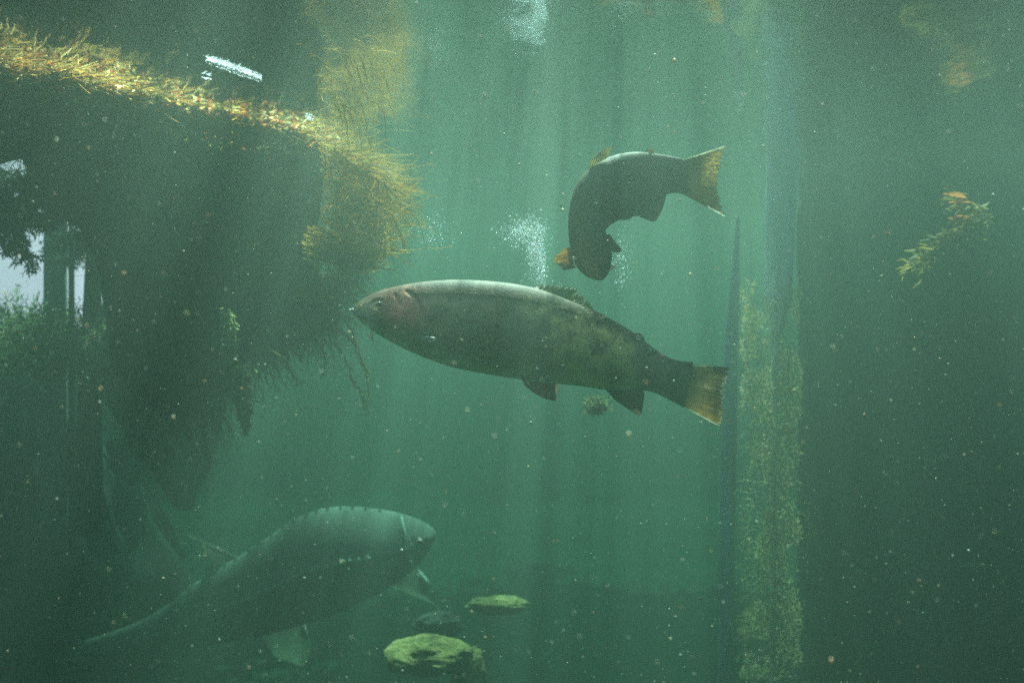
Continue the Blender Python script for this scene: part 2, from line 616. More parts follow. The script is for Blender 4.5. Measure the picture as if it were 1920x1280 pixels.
def col1(P, u, v, side):
    x = (P[:, 0] - 640) * 2.526; y = (P[:, 1] - 500) * 2.526
    n = np.array([fbm(a * .012, b * .02, 1.0, 4) for a, b in zip(x, y)])
    n2 = np.array([fbm(a * .03, b * .09, 5.0, 3) for a, b in zip(x, y)])
    c = lerp((.20, .17, .12), (.20, .165, .10), smooth(-.2, .6, v))
    c = lerp(c, (.030, .028, .018), smooth(.40, .85, v))
    c = lerp(c, (.30, .34, .26), smooth(-.45, -.95, v))                      # paler belly
    c = lerp(c, (.024, .023, .015), smooth(.80, .98, v) * (1 - smooth(.55, .9, u) * .5))        # darker top of the back
    # rosy cheek and stripe
    ck = np.exp(-(((x - 300) / 95) ** 2 + ((y - 225) / 80) ** 2))
    c = lerp(c, (.60, .17, .15), ck * .9)
    st = np.exp(-((v - .05) / .25) ** 2) * smooth(.2, .5, u) * .28
    c = lerp(c, (.16, .10, .09), st)
    # mottled light of the window reflection, painted as olive blotches on the rear
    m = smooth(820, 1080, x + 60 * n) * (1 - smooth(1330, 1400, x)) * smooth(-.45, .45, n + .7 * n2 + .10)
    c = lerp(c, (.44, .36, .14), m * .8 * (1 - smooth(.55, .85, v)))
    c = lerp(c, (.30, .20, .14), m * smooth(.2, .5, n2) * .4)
    c = lerp(c, (.05, .06, .05), smooth(1385, 1400, x) * .6)  # darker end, painted where the window reflects a dark trunk
    c = lerp(c, (.30, .33, .26), np.exp(-(((x - 130) / 90) ** 2 + ((y - 275) / 30) ** 2)) * .8)   # pale jaw
    return 2.2 * c * np.array((1.25, 1.08, .85)) * (1 + .45 * n[:, None])


tr1 = empty('rainbow_trout', at(975, 650, 2.1))
tag(tr1, 'large olive grey trout swimming level across the middle, with a rosy cheek', 'fish')
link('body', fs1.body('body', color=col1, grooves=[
    ([(50, 211), (85, 232), (125, 250), (168, 262)], 2.6, .0045),
    ([(168, 262), (178, 250), (176, 238)], 2.4, .003),
    ([(318, 120), (360, 150), (388, 200), (392, 255), (370, 305), (335, 335)], 2.8, .004),
    ([(262, 135), (290, 190), (285, 260), (250, 320)], 2.5, .0022),
    ([(250, 320), (300, 342), (345, 338)], 2.4, .003),
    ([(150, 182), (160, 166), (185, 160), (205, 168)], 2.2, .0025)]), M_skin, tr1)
build_eye(fs1, tr1, 180, 186, 8.5, -.0335)


def tailcol(i, t, ph, rs):
    e = max(0, (i - .62) / .38)
    a = np.array((.10, .09, .05)); b = np.array((.14, .11, .06)); g = np.array((.70, .42, .16))
    c = a * (1 - t) + b * t
    k = e * (0.35 + .65 * t) * (1 if ph < .55 else .45)
    c = c * (1 - k) + g * k
    if i < .06 or i > .96 or t > .97: c = c * .3 + np.array((.6, .62, .5)) * .7
    return c * (0.8 + .4 * rs.rand())


def darkfin(pale=(.8, .75, .6), base=(.12, .10, .06), tip=(.32, .20, .12), lead=.10, end=None):
    def f(i, t, ph, rs):
        c = np.array(base) * (1 - t) + np.array(tip) * t
        if i < lead and t > .1: c = np.array(pale)
        if end is not None and i > end and t > .7: c = np.array(pale)
        return c * (0.8 + .4 * rs.rand()) * (1.0 if ph < .6 else .75)
    return f


link('tail_fin', fs1.fin('tail_fin', [(1636, 462), (1640, 520), (1632, 600), (1608, 655)],
     [(1850, 474), (1838, 500), (1822, 540), (1816, 600), (1812, 650), (1816, 700), (1790, 762)], .064, .085, .010, 30, 24, col=tailcol, fray=.16, seed=3), M_fin, tr1)
# the upper and lower rims of the tail follow their own bowed lines
link('dorsal_fin', fs1.fin('dorsal_fin', [(885, 100), (980, 128), (1080, 164), (1180, 208)],
     [(900, 92), (960, 82), (1040, 84), (1105, 98), (1128, 122), (1168, 158), (1196, 200)], .004, .022, .006, 18, 12,
     col=lambda i, t, ph, rs: np.array((.16, .17, .10) if ph > .5 else (.24, .22, .12)) * (1 - .3 * t) * (.8 + .4 * rs.rand()), fray=.5, seed=5), M_dorsal, tr1)
link('adipose_fin', fs1.fin('adipose_fin', [(1375, 318), (1400, 335), (1425, 352)], [(1405, 312), (1425, 322), (1437, 348)], .036, .036, .004, 6, 8, col=lambda i, t, ph, rs: (.10, .09, .06)), M_fin, tr1)
link('pelvic_fin', fs1.fin('pelvic_fin', [(850, 528), (900, 540), (960, 545), (1012, 546)], [(868, 562), (925, 606), (992, 634), (1018, 632)], -.02, -.055, .006, 16, 14,
     col=darkfin((.75, .72, .6), lead=.07, end=.86, tip=(.30, .17, .12)), fray=.05, seed=6), M_fin, tr1)
link('pelvic_fin', fs1.fin('pelvic_fin', [(870, 528), (920, 540), (980, 545), (1030, 546)], [(884, 556), (935, 590), (985, 610), (1018, 600)], .035, .055, .006, 14, 10,
     col=darkfin()), M_fin, tr1)
link('anal_fin', fs1.fin('anal_fin', [(1240, 570), (1300, 580), (1360, 582), (1425, 576)], [(1300, 634), (1350, 668), (1400, 700), (1422, 694), (1436, 600)], .03, .03, .007, 18, 14,
     col=darkfin(lead=0, tip=(.13, .10, .07)), seed=8), M_fin, tr1)
link('pectoral_fin', fs1.fin('pectoral_fin', [(335, 322), (340, 328), (345, 334)], [(440, 333), (447, 342), (436, 356)], -.058, -.105, .003, 10, 18,
     col=lambda i, t, ph, rs: np.array((.85, .87, .82)) * (.45 + .55 * t), seed=9), M_white, tr1)
link('pectoral_fin', fs1.fin('pectoral_fin', [(360, 345), (375, 360), (390, 372)], [(400, 420), (430, 432), (460, 430)], .052, .10, .003, 10, 10, col=darkfin(), seed=10), M_fin, tr1)
# bony jaw edge with the little white tip of the snout
link('jaw', strands_mesh('jaw', [np.array([fs1.w(*t1(x, y), d) for x, y, d in ((52, 203, -.004), (80, 224, -.0215), (125, 243, -.0335), (165, 256, -.041), (174, 264, -.0425))])], [(.0035, .0022)], 8), M_skin, tr1)
add_color(bpy.data.objects['jaw'].data, [(.22, .26, .20)] * len(bpy.data.objects['jaw'].data.vertices))
link('snout_tip', blob_mesh('snout_tip', fs1.w(*t1(52, 206), -.002), (.006, .006, .0035), amp=.2, nu=20, nv=12), M_white, tr1)


# --- the curled trout
def t2(x, y): return (1000 + x / 4.0, 240 + y / 4.0)


T2 = [((505, 1143), (528, 1136), .006, -.17), ((462, 1137), (548, 1112), .020, -.165), ((400, 1112), (568, 1080), .030, -.158), ((345, 1067), (578, 1042), .040, -.15), ((303, 1000), (585, 1002), .046, -.14), ((280, 920), (590, 965), .049, -.13),
      ((267, 830), (582, 925), .051, -.115), ((262, 740), (570, 885), .052, -.10), ((266, 640), (556, 842), .053, -.085), ((285, 530), (546, 803), .054, -.07),
      ((318, 435), (543, 772), .055, -.055), ((370, 352), (558, 745), .055, -.04), ((440, 287), (595, 718), .053, -.03), ((520, 239), (640, 692), .050, -.02),
      ((600, 207), (692, 670), .046, -.01), ((690, 187), (752, 664), .042, 0), ((780, 181), (818, 650), .037, .01), ((865, 186), (885, 600), .031, .02),
      ((960, 199), (960, 525), .024, .03), ((1050, 216), (1045, 487), .018, .04), ((1130, 232), (1140, 500), .010, .05)]
T2 = [(a, b, wd, dy * (.35 if dy < 0 else 1)) for a, b, wd, dy in T2]
fs2 = Fish(T2, 2.38, t2, .08)


def col2(P, u, v, side):
    n = np.array([fbm(a * .05, b * .05, 2.0, 4) for a, b in P])
    c = lerp((.11, .09, .05), (.16, .12, .06), smooth(-.3, .5, v))
    c = lerp(c, (.03, .03, .018), smooth(.5, .95, v) * .85)
    c = lerp(c, (.08, .085, .04), smooth(0, .4, n) * .6)
    return c * (1 + .2 * n[:, None])


tr2 = empty('rainbow_trout', at(1190, 400, 2.38))
tag(tr2, 'dark trout curled head down above the larger fish, with an orange pectoral fin', 'fish')
link('body', fs2.body('body', color=col2, grooves=[
    ([(430, 905), (400, 960), (345, 1000), (290, 1010)], 3.0, .004),
    ([(590, 985), (560, 1000), (545, 1040), (560, 1085)], 2.0, .004)], p=2.1), M_skin, tr2)
build_eye(fs2, tr2, 478, 1050, 6.0, -.088)


def tail2(i, t, ph, rs):
    e = max(0, 1 - i / .62)
    c = np.array((.06, .05, .03)) + np.array((.06, .04, .01)) * t
    g = np.array((.60, .38, .10)) if (rs.rand() > .5 and ph < .8) else np.array((.07, .05, .03))
    k = min(1, e * 1.6) * smooth(.45, .75, t)
    c = c * (1 - k) + g * k
    if i < .05: c = np.array((.75, .75, .6))
    if i > .95 and t > .6: c = np.array((.8, .82, .75))
    return c


link('tail_fin', fs2.fin('tail_fin', [(1100, 245), (1110, 330), (1110, 420), (1105, 485)], [(1448, 130), (1428, 200), (1400, 300), (1384, 400), (1390, 490), (1416, 590), (1446, 672)],
     .045, .06, .010, 34, 26, col=tail2, fray=.10, seed=13), M_fin, tr2)
# the strongly bowed lower root of the tail
link('dorsal_fin', fs2.fin('dorsal_fin', [(425, 310), (470, 270), (520, 242), (548, 232)], [(415, 268), (455, 212), (535, 152), (590, 146)], -.03, -.03, .005, 14, 12,
     col=lambda i, t, ph, rs: np.array((.65, .5, .14) if ph < .5 else (.12, .10, .05)), fray=.2, seed=14), M_fin, tr2)
link('adipose_fin', fs2.fin('adipose_fin', [(820, 196), (860, 198), (900, 204)], [(862, 154), (892, 156), (912, 180)], .02, .02, .004, 6, 8, col=darkfin((.2, .22, .16))), M_fin, tr2)
link('anal_fin', fs2.fin('anal_fin', [(790, 640), (850, 600), (920, 540), (990, 490)], [(800, 668), (905, 702), (945, 655), (972, 598), (1000, 500)], .02, .01, .008, 16, 14,
     col=darkfin((.2, .13, .08), lead=0, tip=(.17, .10, .06)), seed=15), M_fin, tr2)
link('pelvic_fin', fs2.fin('pelvic_fin', [(640, 670), (680, 655), (730, 650)], [(655, 690), (700, 690), (740, 676)], -.01, -.03, .005, 8, 8, col=darkfin()), M_fin, tr2)
orange = lambda i, t, ph, rs: (np.array((.85, .30, .07)) * (1 - t) + np.array((.70, .45, .12)) * t) * (1.0 if ph < .6 else .35) * (.7 + .5 * rs.rand())
pf = link('pectoral_fin', fs2.fin('pectoral_fin', [(300, 890), (292, 950), (300, 1010), (318, 1050)], [(232, 905), (158, 968), (162, 1012), (204, 1042), (226, 1070)], -.05, -.08, .005, 16, 14, col=orange, fray=.15, seed=16), M_fin, tr2)
pf['label'] = 'fanned bright orange pectoral fin'
link('pectoral_fin', fs2.fin('pectoral_fin', [(545, 800), (548, 840), (540, 885)], [(575, 800), (622, 862), (664, 920), (618, 934), (560, 915)], -.06, -.09, .004, 14, 14,
     col=lambda i, t, ph, rs: (np.array((.45, .22, .12)) if t < .9 else np.array((.8, .7, .5))) * (1 if ph < .6 else .5), seed=17), M_fin, tr2)
link('open_mouth', fs2.fin('open_mouth', [(545, 1003), (540, 1035), (545, 1065)], [(575, 1000), (605, 1018), (636, 1038), (604, 1060), (574, 1082)], -.05, -.02, .004, 8, 10,
     col=lambda i, t, ph, rs: (1, 1, 1), fray=.3, seed=18), M_white, tr2)


# --- the sturgeon
def t3(x, y): return (180 + x / 2.4, 900 + y / 2.4)


YS = 3.9
T3 = [((1530, 238), (1530, 254), .01, -.02), ((1515, 215), (1510, 290), .05, -.01), ((1480, 190), (1475, 350), .08, 0), ((1430, 168), (1430, 400), .10, 0), ((1370, 148), (1370, 450), .12, .0),
      ((1280, 130), (1290, 500), .14, 0), ((1160, 118), (1200, 545), .15, 0), ((1050, 122), (1110, 590), .155, .01), ((950, 150), (1020, 622), .15, .02),
      ((850, 203), (930, 650), .145, .04), ((750, 272), (830, 680), .135, .07), ((640, 343), (720, 705), .12, .10), ((540, 402), (610, 725), .105, .14),
      ((440, 465), (500, 745), .09, .19), ((340, 545), (390, 765), .07, .25), ((220, 620), (260, 782), .055, .32), ((90, 675), (120, 835), .045, .40),
      ((-60, 720), (-40, 850), .035, .5), ((-220, 750), (-200, 860), .02, .6)]
T3 = [(a, b, wd * 1.18, dy * .6) for a, b, wd, dy in T3]
fs3 = Fish(T3, YS, t3, .05)


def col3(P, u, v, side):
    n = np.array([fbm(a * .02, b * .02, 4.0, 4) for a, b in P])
    c = lerp((.022, .028, .024), (.075, .088, .072), smooth(.05, .22, v + .03 * n))  # lit back and shaded flank painted in, parting at the scute row
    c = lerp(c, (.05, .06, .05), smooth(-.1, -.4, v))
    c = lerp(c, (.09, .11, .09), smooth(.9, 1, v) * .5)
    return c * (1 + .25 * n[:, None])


st = empty('sturgeon', at(620, 1050, YS))
tag(st, 'big grey green sturgeon with a scute row gliding near the bottom left', 'fish')
M_sskin = fish_skin('sturgeon_skin', False, 0.8, mottle=.3)
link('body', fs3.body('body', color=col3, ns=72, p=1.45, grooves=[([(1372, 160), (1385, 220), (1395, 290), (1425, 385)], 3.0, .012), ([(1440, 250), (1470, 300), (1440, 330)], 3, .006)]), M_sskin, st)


def scutes(name, pts, r):
    Vs, Fs, b = [], [], 0
    for c, d in pts:
        d = d / (np.linalg.norm(d) + 1e-9)
        up = np.array([0, 0, 1.0]) - d * d[2]; up /= np.linalg.norm(up)
        out = np.array([0, -1.0, 0])
        V = [c + d * r * 1.5, c - d * r * 1.5, c + up * r * .8, c - up * r * .8, c + out * r * .7 - d * r * .3, c - out * r * .5]
        Vs += V
        for f in ((0, 2, 4), (2, 1, 4), (1, 3, 4), (3, 0, 4), (2, 0, 5), (1, 2, 5), (3, 1, 5), (0, 3, 5)):
            Fs.append(tuple(b + k for k in f))
        b += 6
    me = mesh(name, Vs, Fs, False)
    add_color(me, [(.20, .24, .20)] * len(me.vertices))
    return me


pts = []
for k in range(30):
    u = .30 + .55 * k / 29
    c = fs3.ell(u + rnd.uniform(-.004, .004), .08 + rnd.uniform(-.02, .02)); d = fs3.ell(min(1, u + .02), .08) - fs3.ell(u - .02, .08)
    pts.append((c, d))
link('scute_row', scutes('scute_row', pts, .012), M_sskin, st)
pts = []
for k in range(16):
    u = .28 + .42 * k / 15
    c = fs3.ell(u, .995); d = fs3.ell(min(1, u + .02), .99) - fs3.ell(u - .02, .99)
    pts.append((c + np.array([0, 0, .000]), d))
link('scute_row', scutes('scute_row', pts, .0055), M_sskin, st)
pale3 = lambda lead: (lambda i, t, ph, rs: np.array((1, 1, 1)) if (i > lead and t > .45) else np.array((.15, .18, .15)) * (.5 + .7 * t))  # leading edges whitened to paint in their rim light
M_sfin = fin_skin('sturgeon_fin', .65)
link('dorsal_fin', fs3.fin('dorsal_fin', [(650, 350), (640, 346), (625, 344), (610, 342)], [(330, 214), (332, 210), (335, 207), (338, 205)], .10, .16, .012, 10, 30,
     col=lambda i, t, ph, rs: np.array((.55, .68, .55)) * (.4 + .6 * math.sin(math.pi * min(1, t * 1.1)))), M_sfin, st)
link('dorsal_fin', fs3.fin('dorsal_fin', [(655, 352), (600, 372), (540, 405), (480, 440)], [(450, 255), (470, 285), (500, 330), (530, 370)], .10, .14, .010, 14, 14,
     col=lambda i, t, ph, rs: np.array((.10, .14, .11))), M_sfin, st)
link('pelvic_fin', fs3.fin('pelvic_fin', [(740, 690), (800, 660), (870, 625), (925, 590)], [(800, 790), (870, 815), (930, 832), (962, 780), (955, 700), (932, 615)], .12, .22, .012, 20, 16, col=pale3(.80), seed=23), M_sfin, st)
link('pectoral_fin', fs3.fin('pectoral_fin', [(1290, 470), (1330, 440), (1380, 410), (1430, 385)], [(1400, 505), (1470, 535), (1542, 568), (1530, 520), (1505, 465), (1470, 415)], .12, .24, .012, 20, 16, col=pale3(.80), seed=24), M_sfin, st)
link('anal_fin', fs3.fin('anal_fin', [(430, 470), (420, 520), (440, 580), (470, 600)], [(402, 490), (385, 560), (350, 625), (420, 606)], .10, .07, .008, 14, 12,
     col=lambda i, t, ph, rs: np.array((.22, .27, .22))), M_sfin, st)
link('gill_edge', strands_mesh('gill_edge', [np.array([fs3.w(*t3(x, y), d) for x, y, d in ((1375, 165, -.05), (1385, 220, -.112), (1398, 290, -.128), (1425, 385, -.085))])], [(.004, .003)], 8), M_sskin, st)
add_color(bpy.data.objects['gill_edge'].data, [(.40, .55, .47)] * len(bpy.data.objects['gill_edge'].data.vertices))
build_eye(fs3, st, 1488, 262, 4, -.078)

# ------------------------------------------------------------------ the floating root mat
M_root = mat_plain('dark_root', [(0.3, (.05, .038, .02)), (0.55, (.15, .11, .055)), (0.8, (.34, .25, .12))], 14, .9, transl=.15, bump=.8, tint=False)
M_straw = mat_plain('straw', [(0.3, (.55, .50, .28)), (0.7, (.95, .90, .62))], 20, .7, tint=True, transl=.5, bump=0)
M_moss = mat_plain('root_moss', [(0.3, (.5, .5, .5)), (0.7, (1, 1, 1))], 9, .9, tint=True, transl=.4, bump=0)

EDGE = [(-260, 60), (-120, 90), (0, 115), (60, 130), (120, 135), (250, 168), (330, 190), (400, 207), (480, 222), (560, 240), (600, 262), (640, 285), (690, 318), (740, 352)]
BOT = [(-260, 330), (-120, 320), (0, 290), (60, 300), (75, 420), (120, 440), (170, 470), (200, 540), (230, 780), (300, 860), (400, 800), (440, 700), (520, 660), (600, 620), (640, 560), (690, 470), (740, 372)]


def pl(L, x):
    xs = [a for a, b in L]; ys = [b for a, b in L]
    return float(np.interp(x, xs, ys))


def edge_d(px):
    return F * H / (640 - pl(EDGE, px))


mat = empty('root_mat', at(400, 300, 2.6))
tag(mat, 'thick floating mat of dark tangled roots with sunlit straw along its top edge', 'root mat')


def mat_front(px, t):
    """point on the front of the mat: t 0 at the water line, 1 at its ragged bottom"""
    d = edge_d(px)
    top = pl(EDGE, px); bot = pl(BOT, px)
    y = top + (bot - top) * t
    bulge = -0.10 * math.sin(math.pi * min(1, t * 1.15)) if t < .87 else 0
    dd = d + bulge + 0.10 * t
    p = at(px, y, dd)
    return p


nx, ny = 120, 60
V = []
for j in range(ny):
    for i in range(nx):
        px = -255 + 850 * i / (nx - 1); t = j / (ny - 1)
        p = mat_front(px, t * .90)
        q = 0.05 * fbm(p.x * 5, p.z * 5, p.y * 3, 4)
        if j == 0: p.z = H - 0.02
        V.append((p.x + q * .5, p.y + q + .05 + .10 * (t > .98), p.z + .3 * q * (j > 0)))
for j in range(ny):
    for i in range(nx):
        px = -255 + 850 * i / (nx - 1); t = j / (ny - 1)
        p = mat_front(px, t * .86)
        th = (.40 + .25 * float(smooth(60, 300, px))) * (1 - t) ** 2.0 + .06
        V.append((p.x - th * .75, p.y + th, H - 0.02 if j == 0 else p.z))
Fc = []
o2 = nx * ny
for j in range(ny - 1):
    for i in range(nx - 1):
        a = j * nx + i
        Fc.append((a, a + nx, a + nx + 1, a + 1)); Fc.append((o2 + a, o2 + a + 1, o2 + a + nx + 1, o2 + a + nx))
for i in range(nx - 1):
    Fc.append((i, i + 1, o2 + i + 1, o2 + i)); a = (ny - 1) * nx + i; Fc.append((a, o2 + a, o2 + a + 1, a + 1))
for j in range(ny - 1):
    a = j * nx; Fc.append((a, o2 + a, o2 + a + nx, a + nx)); a = j * nx + nx - 1; Fc.append((a, a + nx, o2 + a + nx, o2 + a))
link('root_core', mesh('root_core', V, Fc), M_root, mat)

link('stump', trunk_mesh('stump', [(at(345, 955, 4.1), .03), (at(338, 890, 4.1), .085), (at(328, 830, 4.1), .15), (at(322, 760, 4.1), .20), (at(318, 690, 4.1), .225), (at(332, 600, 4.1), .215), (at(342, 480, 4.1), .20), (at(342, 390, 4.1), .22)], 35, 96, 140, .30, 9), M_root, mat)

# tangled fine roots all over the front and bottom
L, Rd = [], []
for k in range(9000):
    px = rnd.uniform(-250, 690); t = rnd.random() ** .8
    p = mat_front(px, t * .95)
    if px > 585 and 640 - p.z / p.y * F < 505 and rnd.random() < .93: continue
    out = Vector((rnd.gauss(.15, .5), rnd.gauss(-.6, .4), rnd.gauss(-.35, .5)))
    n = rnd.randint(4, 8)
    L.append(wander(p, out, n, rnd.uniform(.006, .013), .45, (0, 0, -.12)))
    Rd.append((rnd.uniform(.0006, .0014), .0003))
link('root_fuzz', strands_mesh('root_fuzz', L, Rd), M_root, mat)
bpy.data.objects['root_fuzz']['kind'] = 'stuff'
L, Rd = [], []
for k in range(1900):
    px = rnd.choice([rnd.uniform(200, 700), rnd.uniform(440, 690)])
    base = mat_front(px, rnd.uniform(.70, .97))
    base.y += rnd.uniform(-.05, .25)
    grp = .5 + .5 * math.sin(px * .085) * math.sin(px * .031 + 1)
    ln = rnd.uniform(.04, .14) * (0.35 + grp)
    n = 9
    L.append(wander(base, (rnd.gauss(.15, .4), rnd.gauss(0, .3), -1), n, ln / n * 1.3, .28, (.02, 0, -.10)))
    Rd.append((rnd.uniform(.0009, .0022), .0004))
link('hanging_roots', strands_mesh('hanging_roots', L, Rd), M_root, mat)
bpy.data.objects['hanging_roots']['kind'] = 'stuff'

L, Rd = [], []
for k in range(1500):
    f = rnd.random(); y = 560 + 300 * f; hw = 112 * (1 - f ** 1.7) + 16 + 18 * math.sin(f * 9)
    a_ = rnd.gauss(0, .55)
    p = at(332 + hw * math.sin(a_ * 1.6), y, 4.05 - .20 * math.cos(a_) * (1 - f) + rnd.gauss(0, .02))
    L.append(wander(p, (rnd.gauss(0, .5), rnd.gauss(-.3, .3), -1), 9, rnd.uniform(.008, .026), .32, (0, 0, -.06))); Rd.append((rnd.uniform(.0015, .004), .0006))
link('stump_roots', strands_mesh('stump_roots', L, Rd), M_root, mat)
bpy.data.objects['stump_roots']['kind'] = 'stuff'

# sunlit litter of straw, needles and dead leaves along the waterline
pts, dirs = [], []
for k in range(9000):
    px = rnd.uniform(-255, 745)
    t = abs(rnd.gauss(0, .10)) * (1.6 if px < 180 else 1.0)
    top, bot = pl(EDGE, px), pl(BOT, px)
    d = edge_d(px) - .02 + rnd.uniform(-.05, .03)
    p = at(px, top, d); p.z = H - .006 - min(.16, t * .30) + rnd.uniform(-.006, .004)
    if p.z > H - .003: p.z = H - .003
    pts.append(p); dirs.append((rnd.gauss(.3, 1), rnd.gauss(-.5, .7), rnd.gauss(-.1, .45)))
me, n = leaves_mesh('leaf_litter', pts, .026, .30, dirs, .3)
tint_groups(me, 6, [(.90, .58, .22), (.95, .75, .42), (.55, .40, .12), (.8, .28, .10), (.6, .16, .07), (.35, .30, .10), (.98, .85, .65), (.50, .36, .12)], 3)
link('leaf_litter', me, M_straw, mat)
L, Rd, C = [], [], []
for k in range(900):
    px = rnd.choice([rnd.uniform(-250, 760), rnd.uniform(560, 755), rnd.uniform(-100, 190)])
    p = at(px, pl(EDGE, px), edge_d(px) + rnd.uniform(-.08, .05)); p.z = H - rnd.uniform(.004, .035)
    ln = rnd.uniform(.03, .11)
    q = wander(p, (rnd.gauss(.8, .5), rnd.gauss(-.3, .4), rnd.gauss(-.10, .14)), 5, ln / 5, .08)
    q[:, 2] = np.minimum(q[:, 2], H - .003)
    L.append(q); Rd.append((rnd.uniform(.0010, .0024), .0009))
me = strands_mesh('straw_stalks', L, Rd, 4)
tint_groups(me, 24, [(.98, .76, .42), (.85, .56, .25), (.95, .82, .58), (.6, .38, .16)], 5)
link('straw_stalks', me, M_straw, mat)

# blond tuft of fine roots on the right end
L, Rd = [], []
for k in range(1250):
    s = rnd.random() ** 1.6
    px = rnd.uniform(575, 690) + 30 * (1 - abs(s - .35)); py = 255 + 235 * s + rnd.gauss(0, 12)
    py = max(py, pl(EDGE, px) + 6)
    d = 2.95 + rnd.uniform(-.25, .25)
    p = at(px, py, d); p.z = min(p.z, H - .01)
    ang = R(rnd.gauss(-20 + (45 * s if s > .5 else -25 * s), 28))
    ln = rnd.uniform(.05, .20) * (0.5 + .7 * rnd.random())
    n = 10
    q = wander(p, (math.cos(ang), rnd.gauss(-.1, .3), math.sin(ang)), n, ln / n, .12, (0, 0, .03 * (1 if s > .55 else -1.0)))
    q[:, 2] = np.minimum(q[:, 2], H - .004)
    L.append(q); Rd.append((rnd.uniform(.0009, .0019), .0005))
for k in range(700):                                     # the bowl of strands curving under the tuft
    a0 = rnd.uniform(565, 640)
    d = 2.8 + rnd.uniform(-.15, .25)
    P = []
    dy = rnd.gauss(0, 14); e = rnd.uniform(.45, 1.0); up = rnd.uniform(10, 75)
    for i in range(11):
        f = i / 10 * e
        x = a0 + (740 - a0) * f + rnd.gauss(0, 1.2)
        y = 455 + 30 * math.sin(f * 2.4) - up * f * f + dy + rnd.gauss(0, 1.0)
        P.append(np.array(at(x, y, d + .05 * f)))
    L.append(np.array(P)); Rd.append((rnd.uniform(.0012, .0024), .0007))
me = strands_mesh('root_tuft', L, Rd)
tint_groups(me, 3 * 11, [(.90, .62, .22), (.98, .70, .30), (.70, .50, .18), (1, .84, .50), (.50, .40, .15)], 7)
link('root_tuft', me, M_straw, mat)

# long single rootlets
L, Rd = [], []
paths = [([(640, 590), (660, 620), (672, 660), (688, 700), (690, 775)], 2.7), ([(630, 640), (650, 680), (662, 715), (680, 735), (688, 775)], 2.7), ([(640, 620), (668, 650), (680, 680), (692, 700)], 2.75),
         ([(700, 330), (735, 350), (768, 373)], 3.0), ([(660, 480), (700, 470), (745, 470), (770, 478)], 2.8), ([(650, 500), (690, 500), (742, 508)], 2.8),
         ([(690, 400), (730, 402), (752, 440), (760, 468)], 2.85), ([(500, 650), (530, 670), (548, 700), (560, 725)], 2.6), ([(600, 640), (612, 680), (605, 705)], 2.6),
         ([(690, 550), (693, 590), (697, 640)], 2.6), ([(640, 545), (668, 540), (700, 552)], 2.6), ([(480, 620), (470, 660), (478, 700)], 2.6), ([(650, 560), (690, 575), (655, 600)], 2.6)]
for P, d in paths:
    for rep in range(2):
        q = catmull([np.array(at(x + rnd.gauss(0, 3) * rep, y + rnd.gauss(0, 4) * rep, d + .03 * rep)) for x, y in P], 22)
        q += np.array([[rnd.gauss(0, .0013), rnd.gauss(0, .002), rnd.gauss(0, .0013)] for _ in q])
        L.append(q); Rd.append((.0022, .0011))
        for b in range(5):
            i = rnd.randint(2, 20)
            w_ = wander(q[i], (rnd.gauss(0, 1), rnd.gauss(0, .4), -.5), 21, .0013, .3)
            L.append(w_); Rd.append((.0011, .0005))
me = strands_mesh('long_rootlets', L, Rd, 3)
tint_groups(me, 66, [(.55, .48, .22), (.42, .36, .16), (.65, .55, .28)], 9)
link('long_rootlets', me, M_straw, mat)


L, Rd = [], []
r = random.Random(44)
for k in range(70):  # strands added as the mirror image of the tuft in the surface
    x0 = r.gauss(640, 30); y0 = r.uniform(70, 210)
    d = min(1.95, F * (H - .02) / (640 - y0)) - r.uniform(0, .12)
    n = 14; side = 1 if r.random() < .75 else -1
    P = [np.array(at(x0, y0, d))]; dx = r.uniform(.3, 1.1) * side; dz = r.uniform(-.2, .35)
    st_ = r.uniform(.002, .0095)
    for i in range(n):
        dz -= r.uniform(.05, .22); dx *= .93
        v_ = np.array([dx + r.gauss(0, .25), r.gauss(0, .25), dz + r.gauss(0, .2)])
        P.append(P[-1] + v_ / (np.linalg.norm(v_) + 1e-9) * st_)
    P = np.array(P); P[:, 2] = np.minimum(P[:, 2], H - .006)
    L.append(P); Rd.append((r.uniform(.0004, .0009), .0003))
me = strands_mesh('root_wisp', L, Rd)
tint_groups(me, 45, [(.60, .50, .22), (.45, .40, .18), (.7, .6, .3)], 19)
tag(link('root_wisp', me, M_straw), 'sparse wisp of fine yellowish rootlets hanging from the surface above the sunlit tuft', 'roots')


# hanging ribbons of yellow green algae
def algae_ribbon(name, path, d, width, seed, nl=800):
    r = random.Random(seed)
    q = catmull([np.array(at(x, y, d)) for x, y in path], 60)
    pts, dirs = [], []
    for k in range(nl):
        f = r.random(); i = int(f * 59)
        wv = width * math.sin(math.pi * min(.98, f + .1)) ** .6
        pts.append(q[i] + np.array([r.gauss(0, wv * .4), r.gauss(0, wv * .4), r.gauss(0, .01)]))
        dirs.append((r.gauss(0, .5), r.gauss(0, .5), -1))
    me, n = leaves_mesh(name, pts, .016, .35, dirs, .5)
    tint_groups(me, 6, [(.42, .48, .16), (.3, .36, .10), (.5, .5, .22)], seed)
    return me


for path, d, wd, nl, lab in (([(425, 590), (430, 620), (435, 660)], 2.45, .014, 400, 'short pale ribbon of algae clinging to the front of the dark root mass'),
                     ([(452, 690), (456, 740), (460, 792)], 2.5, .022, 900, 'longer yellow green ribbon of algae hanging clear below the root mass')):
    o = link('hanging_algae', algae_ribbon('hanging_algae', path, d, wd, int(path[0][0]), nl), M_moss)
    tag(o, lab, 'algae', 'algae ribbons on the root mat')

